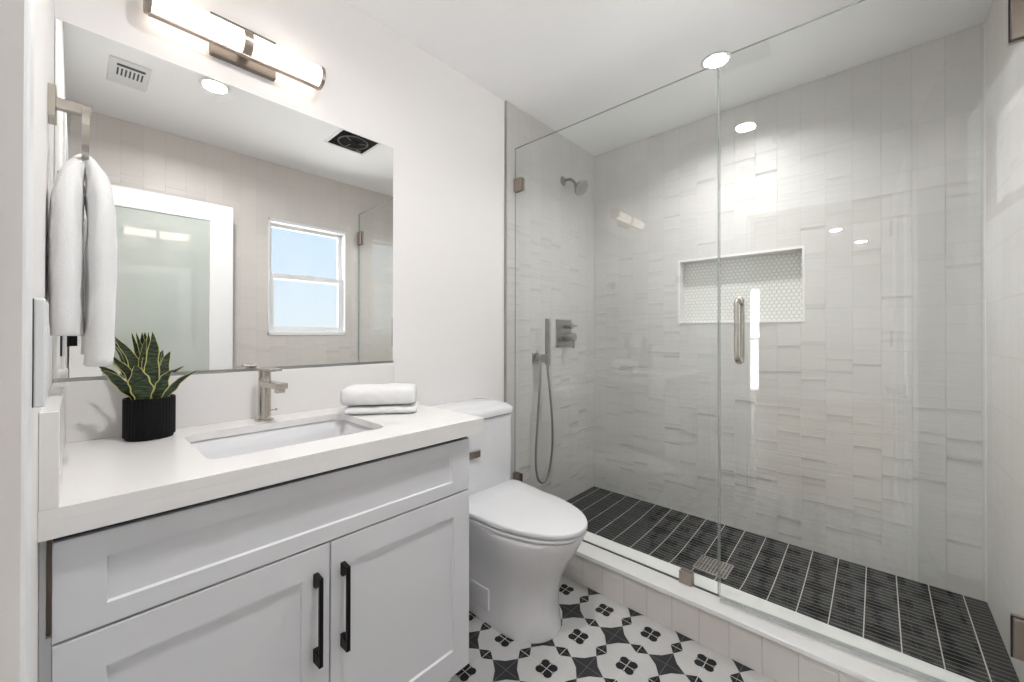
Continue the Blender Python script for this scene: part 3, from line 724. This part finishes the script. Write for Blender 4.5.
# ---- sconce bar light
SY, SZ = -0.052, 2.066; sc = thing('vanity_light', 'lit bar sconce with bronze back plate above the mirror', 'wall light', (0.408, 0, 2.066))
bm = B(); box(bm, (0.324, -0.020, 2.012), (0.503, -0.0, 2.138), 0.0015, 1); box(bm, (0.392, -0.03, 2.04), (0.425, -0.018, 2.09)); link('back_plate', bm, PLATE, sc)
SR = 0.036
for xa, xb in ((0.186, 0.3970), (0.4220, 0.628)):
    bm = B(); lathe(bm, [(SR-0.001, 0), (SR-0.001, xb-xa)], (xa, SY, SZ), (1, 0, 0), 40); link('diffuser', bm, SCONCE, sc, smooth=True, label='glowing frosted tube'); auto(C.objects[-1])
for xa, xb, k in ((0.1725, 0.186, 'end_cap'), (0.628, 0.640, 'end_cap'), (0.3970, 0.4220, 'centre_band')):
    bm = B(); lathe(bm, [(SR+0.0005, 0), (SR+0.0018, 0.001), (SR+0.0018, xb-xa-0.001), (SR+0.0005, xb-xa)], (xa, SY, SZ), (1, 0, 0), 40); o = link(k, bm, BRONZE, sc, smooth=True); auto(o)
bm = B(); box(bm, (0.18, SY-0.008, SZ-SR-0.006), (0.632, SY+0.008, SZ-SR), 0.001, 1); link('lower_rail', bm, BRONZE, sc)

# ---- ceiling downlights
def dlight(x, y, lab, r=0.052, grp=None):
    t = thing('ceiling_downlight', lab, 'ceiling light', (x, y, CEILZ), grp)
    bm = B(); lathe(bm, [(r, 0.0), (r+0.012, -0.0015), (r+0.014, -0.004), (r+0.010, -0.006), (r, -0.006)], (x, y, CEILZ-0.0002), (0, 0, 1), 40, cap=False); link('trim_ring', bm, TRIMW, t, smooth=True)
    bm = B(); lathe(bm, [(r+0.0005, -0.0035), (r+0.0005, -0.001)], (x, y, CEILZ), (0, 0, 1), 40); link('lens', bm, DLM, t, label='glowing round lens')
dlight(*DL[0], 'round recessed ceiling light over the bathroom floor, seen in the mirror')
dlight(*DL[1], 'round recessed ceiling light above the shower')
dlight(*HALL[0], 'round ceiling light in the next room, seen as the upper glint in shower glass')
dlight(*HALL[1], 'round ceiling light in the next room, seen as the lower glint in shower glass')

# ---- ceiling air register (seen in the mirror)
vx0, vx1, vy0, vy1 = 0.150, 0.296, -1.36, -1.10
vt = thing('air_vent', 'white slotted air register in the ceiling near the doorway', 'vent', (0.22, -1.23, CEILZ))
bm = B(); box(bm, (vx0, vy0, CEILZ-0.008), (vx1, vy1, CEILZ-0.0005), 0.003, 1); link('vent_plate', bm, PLASTIC, vt)
bm = B()
box(bm, (0.178, -1.160, CEILZ-0.0092), (0.278, -1.138, CEILZ-0.0070))
for k in range(7): box(bm, (0.180+k*0.0145, -1.255, CEILZ-0.0092), (0.1865+k*0.0145, -1.180, CEILZ-0.0070))
link('vent_slots', bm, SLOT, vt, label='dark slots')

# ---- open exhaust fan housing
ex = thing('exhaust_fan', 'square black exhaust fan housing without its grille in the ceiling', 'fan', (1.30, -1.08, CEILZ))
fx0, fx1, fy0, fy1 = 1.180, 1.420, -1.205, -0.965
bm = B()
for lo, hi in (((fx0-0.016, fy0-0.016, CEILZ-0.006), (fx0, fy1+0.016, CEILZ-0.0003)), ((fx1, fy0-0.016, CEILZ-0.006), (fx1+0.016, fy1+0.016, CEILZ-0.0003)),
               ((fx0, fy0-0.016, CEILZ-0.006), (fx1, fy0, CEILZ-0.0003)), ((fx0, fy1, CEILZ-0.006), (fx1, fy1+0.016, CEILZ-0.0003))): box(bm, lo, hi, 0.001, 1)
link('rim', bm, PLASTIC, ex)
bm = B(); box(bm, (fx0, fy0, CEILZ-0.0035), (fx1, fy1, CEILZ-0.0008)); link('housing', bm, FANDARK, ex)
bm = B(); pts = [(1.30+0.092*math.cos(2*PI*k/40), -1.085+0.092*math.sin(2*PI*k/40), CEILZ-0.006) for k in range(41)]; tube(bm, pts, 0.0045, 8, cap=False)
for k in range(3):
    a = 2*PI*k/3+0.4; tube(bm, [(1.30+0.03*math.cos(a), -1.085+0.03*math.sin(a), CEILZ-0.006), (1.30+0.09*math.cos(a), -1.085+0.09*math.sin(a), CEILZ-0.006)], 0.003, 6)
link('blower_ring', bm, FANGREY, ex)
bm = B(); lathe(bm, [(0.032, -0.008), (0.034, -0.003)], (1.30, -1.085, CEILZ), (0, 0, 1), 24); link('motor', bm, FANDARK, ex)
bm = B(); box(bm, (1.365, -1.195, CEILZ-0.010), (1.40, -1.165, CEILZ-0.003), 0.002, 1); link('plug_socket', bm, FANGREY, ex)

# ------------------------------------------------------------------ toilet
TX = 1.292
to = thing('toilet', 'white skirted elongated toilet with closed lid between vanity and shower', 'toilet', (TX, -0.35, 0))
def outline(hw, yc, yf, yb, hb, n=40, ex_=2.05, rc=0.03, dx=0.0):
    """egg plan: front superellipse from (±hw,yc) to yf, sides to back half width hb at yb"""
    pts = []
    for k in range(n+1):
        a = -PI/2 + PI*k/n                      # left to right through front
        s, c = math.sin(a), math.cos(a)
        pts.append((TX + dx + hw*math.copysign(abs(s)**(2/ex_), s), -(yc + (yf-yc)*abs(c)**(2/ex_))))
    for t in (0.33, 0.66): pts.append((TX+hw+(hb-hw)*t, -(yc+(yb+rc-yc)*t)))
    for k in range(5):
        a = PI/2*k/4; pts.append((TX+hb-rc+rc*math.cos(a), -(yb+rc)+rc*math.sin(a)))
    for k in range(5):
        a = PI/2+PI/2*k/4; pts.append((TX-hb+rc+rc*math.cos(a), -(yb+rc)+rc*math.sin(a)))
    for t in (0.66, 0.33): pts.append((TX-hw-(hb-hw)*t, -(yc+(yb+rc-yc)*t)))
    return pts
secs = [(0.0, .130, .44, .608), (0.012, .131, .44, .610), (0.06, .126, .44, .601), (0.12, .125, .44, .598), (0.18, .129, .44, .606), (0.24, .139, .45, .626), (0.29, .154, .46, .655),
        (0.33, .164, .455, .680), (0.365, .173, .455, .699), (0.39, .178, .45, .711), (0.403, .178, .45, .712), (0.409, .172, .45, .704)]
bm = B(); loft(bm, [[(x, y, z) for x, y in outline(hw, yc, yf, 0.03, 0.13+max(0, z-0.2)*0.25 if z > 0.2 else 0.13)] for z, hw, yc, yf in secs])
o = link('bowl', bm, CERAMIC, to, smooth=True); auto(o, 50)
def slab_egg(name, z0, z1, hw, yc, yf, yb, hb, r, crown=0.0, M=SEATM):
    bm = B(); L = []
    for z, ins in ((z0, r*0.6), (z0+r*0.5, 0), (z1-r, 0), (z1-r*0.3, r*0.35), (z1, r*1.1)):
        L.append([(x, y, z) for x, y in outline(hw-ins, yc, yf-ins, yb+ins, hb-ins, dx=-0.004)])
    c = [(TX+(x-TX)*0.5, -0.42+(y+0.42)*0.5, z1+crown) for x, y, _ in L[-1]]
    L.append(c); loft(bm, L); o = link(name, bm, M, to, smooth=True); auto(o, 50); return o
slab_egg('seat', 0.4138, 0.4245, .180, .42, .726, .205, .198, 0.004)
slab_egg('lid', 0.4295, 0.450, .182, .41, .731, .197, .204, 0.006, 0.003)
bm = B(); box(bm, (TX-0.10, -0.235, 0.405), (TX+0.10, -0.200, 0.428), 0.004, 2); link('hinge_block', bm, SEATM, to)
# tank and lid
def rl2(hx, y0, y1, z, r, n=6): return [(x, y, z) for x, y in rrect(TX-hx, TX+hx, y0, y1, r, n)]
bm = B(); loft(bm, [rl2(.190, -0.200, -0.012, 0.405, 0.03), rl2(.196, -0.206, -0.010, 0.42, 0.028), rl2(.198, -0.209, -0.008, 0.60, 0.026), rl2(.198, -0.210, -0.008, 0.7715, 0.026)])
o = link('tank', bm, CERAMIC, to, smooth=True); auto(o, 50)
bm = B(); loft(bm, [rl2(.198, -0.211, -0.006, 0.774, 0.026), rl2(.204, -0.217, -0.004, 0.777, 0.03), rl2(.204, -0.217, -0.004, 0.796, 0.03), rl2(.199, -0.209, -0.006, 0.808, 0.03), rl2(.187, -0.190, -0.010, 0.819, 0.03), rl2(.15, -0.140, -0.012, 0.829, 0.03), rl2(.05, -0.08, -0.03, 0.833, 0.02)])
o = link('tank_lid', bm, CERAMIC, to, smooth=True); auto(o, 35)
bm = B(); box(bm, (TX-0.165, -0.222, 0.611), (TX-0.030, -0.211, 0.643), 0.002, 1); lathe(bm, [(0.012, 0), (0.012, 0.02)], (TX-0.15, -0.202, 0.627), (0, -1, 0), 16); link('flush_lever', bm, BRONZE, to, label='bronze flush lever')
bm = B(); box(bm, (TX-0.1315, -0.375, 0.052), (TX-0.118, -0.27, 0.138), 0.004, 3); link('bolt_cover', bm, CERAMIC, to)

# ------------------------------------------------------------------ shower glass
GX = 1.718
pan = thing('glass_panel', 'fixed clear glass shower panel with bronze clamps beside the toilet', 'glass panel', (GX, -0.54, 0.1505))
bm = B(); box(bm, (GX-0.005, -1.072, 0.154), (GX+0.005, YT-0.001, 2.198)); o = link('pane', bm, [GLASS, GLASSEDGE], pan)
for p in o.data.polygons:
    if abs(p.normal.x) < 0.5: p.material_index = 1
bm = B(); box(bm, (GX-0.004, -1.07, 0.1505), (GX+0.004, -0.014, 0.1545)); link('gasket', bm, RUBBER, pan, label='black bottom gasket')
for y0, y1, z0, z1 in ((-0.070, YT, 1.952, 2.022), (-0.060, YT, 0.335, 0.380), (-0.972, -0.922, 0.1506, 0.200)):
    bm = B(); box(bm, (GX-0.015, y0, z0), (GX-0.0045, y1, z1), 0.001, 1); box(bm, (GX+0.0045, y0, z0), (GX+0.015, y1, z1), 0.001, 1); link('clamp', bm, BRONZE, pan)
# door, a touch ajar towards the room
ds = bpy.data.objects.new('shower_door', None); C.objects.link(ds); TH = 0.044
ds.location = (GX, -1.800, 0.16); ds.rotation_euler = (0, 0, TH)
tag(ds, 'clear glass shower door with D-shaped handle and two bronze hinges', 'shower door')
dl = lambda name, bm, M, par=ds, **kw: dlink(name, bm, M, par, **kw)
DLN = 0.724
bm = B(); box(bm, (-0.005, -0.038, 0.012), (0.005, DLN, 2.038)); me_o = dl('pane', bm, GLASS)
me_o.data.materials.append(GLASSEDGE)
for p in me_o.data.polygons:
    if abs(p.normal.x) < 0.5: p.material_index = 1
bm = B(); box(bm, (-0.0055, 0.01, -0.004), (-0.0035, DLN-0.004, 0.012)); box(bm, (0.0035, 0.01, -0.004), (0.0055, DLN-0.004, 0.012)); dl('bottom_sweep', bm, SEAL, label='clear bottom sweep')
bm = B(); box(bm, (-0.0055, DLN+0.0002, 0.014), (0.0055, DLN+0.0045, 2.036)); dl('edge_seal', bm, SEAL, label='clear vertical edge seal')
for z0, z1 in ((0.152, 0.255), (1.769, 1.881)):
    bm = B(); box(bm, (-0.016, -0.038, z0), (-0.0048, 0.022, z1), 0.0015, 1); box(bm, (0.0048, -0.038, z0), (0.016, 0.022, z1), 0.0015, 1); box(bm, (-0.0048, -0.038, z0+0.01), (0.0048, -0.004, z1-0.01)); hg = dl('hinge', bm, BRONZE, label='square bronze hinge')
    bm = B(); box(bm, (-0.0062, -0.0365, z0-0.003), (-0.0048, 0.0255, z1+0.003)); dl('hinge_gasket', bm, RUBBER, hg, label='black hinge gasket')
bm = B(); hy = DLN-0.068; za, zb = 0.90, 1.118
for sgn in (-1, 1):
    q = [(sgn*0.0055, hy, za), (sgn*0.028, hy, za), (sgn*0.045, hy, za+0.006), (sgn*0.052, hy, za+0.022), (sgn*0.052, hy, (za+zb)/2), (sgn*0.052, hy, zb-0.022), (sgn*0.045, hy, zb-0.006), (sgn*0.028, hy, zb), (sgn*0.0055, hy, zb)]
    tube(bm, smooth_path(q, 6), 0.0078, 16)
    for z in (za, zb): lathe(bm, [(0.014, 0), (0.014, 0.004), (0.010, 0.005)], (sgn*0.0052, hy, z), (sgn, 0, 0), 20)
dl('handle', bm, NICKEL, smooth=True, label='brushed nickel D-shaped handle')

# ------------------------------------------------------------------ shower fittings
sh = thing('overhead_shower', 'round brushed nickel shower head on a bent arm high on tile wall', 'shower head', (2.181, YT, 2.148))
bm = B(); lathe(bm, [(0.030, 0), (0.029, 0.004), (0.020, 0.010), (0.011, 0.013)], (2.181, YT, 2.148), (0, -1, 0), 28); link('flange', bm, NICKELD, sh, smooth=True)
arm = smooth_path([(2.181, YT-0.005, 2.148), (2.181, -0.045, 2.148), (2.181, -0.075, 2.142), (2.181, -0.100, 2.118), (2.181, -0.118, 2.094)], 6)
bm = B(); tube(bm, arm, 0.0095, 14); link('arm', bm, NICKELD, sh, smooth=True)
hd_ = Vector((-0.05, -0.80, -0.60)).normalized()
bm = B(); lathe(bm, [(0.010, -0.012), (0.016, -0.008), (0.016, 0.006), (0.013, 0.012), (0.024, 0.020), (0.047, 0.034), (0.051, 0.041), (0.051, 0.048), (0.048, 0.051)], (2.181, -0.118, 2.094), hd_, 36); link('head', bm, NICKELD, sh, smooth=True); auto(C.objects[-1])
bm = B(); lathe(bm, [(0.043, 0.0508), (0.042, 0.053), (0.018, 0.053), (0.015, 0.056), (0.001, 0.057)], (2.181, -0.118, 2.094), hd_, 36, cap=False)
a_ = hd_.orthogonal().normalized(); b_ = hd_.cross(a_)
for ring_r, cnt in ((0.025, 10), (0.036, 18)):
    for k in range(cnt):
        p = Vector((2.181, -0.118, 2.094))+hd_*0.0525+(a_*math.cos(2*PI*k/cnt)+b_*math.sin(2*PI*k/cnt))*ring_r
        lathe(bm, [(0.0022, 0), (0.0014, 0.003)], p, hd_, 6)
link('spray_face', bm, SPRAY, sh, label='grey nozzle face')

va = thing('shower_valve', 'square brushed nickel shower valve with two handles on tile wall', 'valve', (2.183, YT, 1.16))
bm = B(); box(bm, (2.100, YT-0.010, 1.072), (2.266, YT, 1.248), 0.002, 1); link('valve_plate', bm, NICKELD, va)
bm = B(); lathe(bm, [(0.017, 0), (0.018, 0.060), (0.016, 0.062)], (2.183, YT-0.010, 1.207), (0, -1, 0), 24); box(bm, (2.183, YT-0.068, 1.200), (2.245, YT-0.054, 1.214), 0.002, 1); o = link('diverter_handle', bm, NICKELD, va, smooth=True); auto(o)
bm = B(); lathe(bm, [(0.026, 0), (0.026, 0.006), (0.027, 0.008), (0.027, 0.078), (0.025, 0.080)], (2.183, YT-0.010, 1.135), (0, -1, 0), 28); box(bm, (2.174, YT-0.086, 1.066), (2.192, YT-0.070, 1.135), 0.002, 1); o = link('temperature_handle', bm, NICKELD, va, smooth=True); auto(o)

hs = thing('hand_shower', 'slim brushed nickel hand shower in wall bracket with looping hose', 'hand shower', (1.90, YT, 1.01))
bm = B(); box(bm, (1.868, YT-0.008, 0.985), (1.925, YT, 1.042), 0.002, 1); box(bm, (1.884, YT-0.05, 0.998), (1.910, YT-0.006, 1.030), 0.002, 1); box(bm, (1.888, YT-0.078, 0.990), (1.934, YT-0.046, 1.036), 0.003, 1); link('bracket', bm, NICKELD, hs)
bm = B(); box(bm, (1.913, YT-0.084, 0.972), (1.939, YT-0.060, 1.245), 0.003, 2); box(bm, (1.917, YT-0.0865, 1.12), (1.935, YT-0.083, 1.235), 0.001, 1); tube(bm, [(1.926, YT-0.072, 0.974), (1.926, YT-0.072, 0.945)], 0.009, 12); link('handset', bm, NICKELD, hs)
hp = smooth_path([(1.897, YT-0.04, 0.992), (1.895, YT-0.042, 0.90), (1.870, -0.055, 0.66), (1.853, -0.055, 0.45), (1.862, -0.055, 0.34), (1.893, -0.055, 0.288), (1.935, -0.058, 0.280), (1.972, -0.06, 0.33), (2.000, -0.062, 0.45), (1.995, -0.068, 0.60), (1.962, -0.075, 0.80), (1.930, -0.083, 0.93), (1.926, -0.0845, 0.955)], 10)
bm = B(); tube(bm, hp, 0.0068, 10, rad=[0.0068+0.0006*(i % 2) for i in range(len(hp))]); link('hose', bm, NICKELD, hs, smooth=True)

dr = thing('floor_drain', 'square nickel shower drain grate set in the black mosaic floor', 'drain', (DX, DY, FZ-0.01))
bm = B(); zt = 0.0445; s = 0.073
for lo, hi in (((-s, -s), (-s+0.008, s)), ((s-0.008, -s), (s, s)), ((-s+0.008, -s), (s-0.008, -s+0.008)), ((-s+0.008, s-0.008), (s-0.008, s))): box(bm, (DX+lo[0], DY+lo[1], 0.030), (DX+hi[0], DY+hi[1], zt), 0.0008, 1)
link('grate_frame', bm, NICKEL, dr)
bm = B()
for k in range(9):
    yy = DY-0.056+k*0.014; box(bm, (DX-0.064, yy-0.0042, 0.034), (DX+0.064, yy+0.0042, zt-0.001))
box(bm, (DX-0.004, DY-0.064, 0.033), (DX+0.004, DY+0.064, zt-0.0015)); link('grate_bars', bm, NICKEL, dr)
bm = B(); box(bm, (DX-0.065, DY-0.065, 0.034), (DX+0.065, DY+0.065, 0.0395)); link('drain_well', bm, SLOT, dr, label='dark well under grate')

for o in bpy.data.objects:
    if '_w' in o: del o['_w']
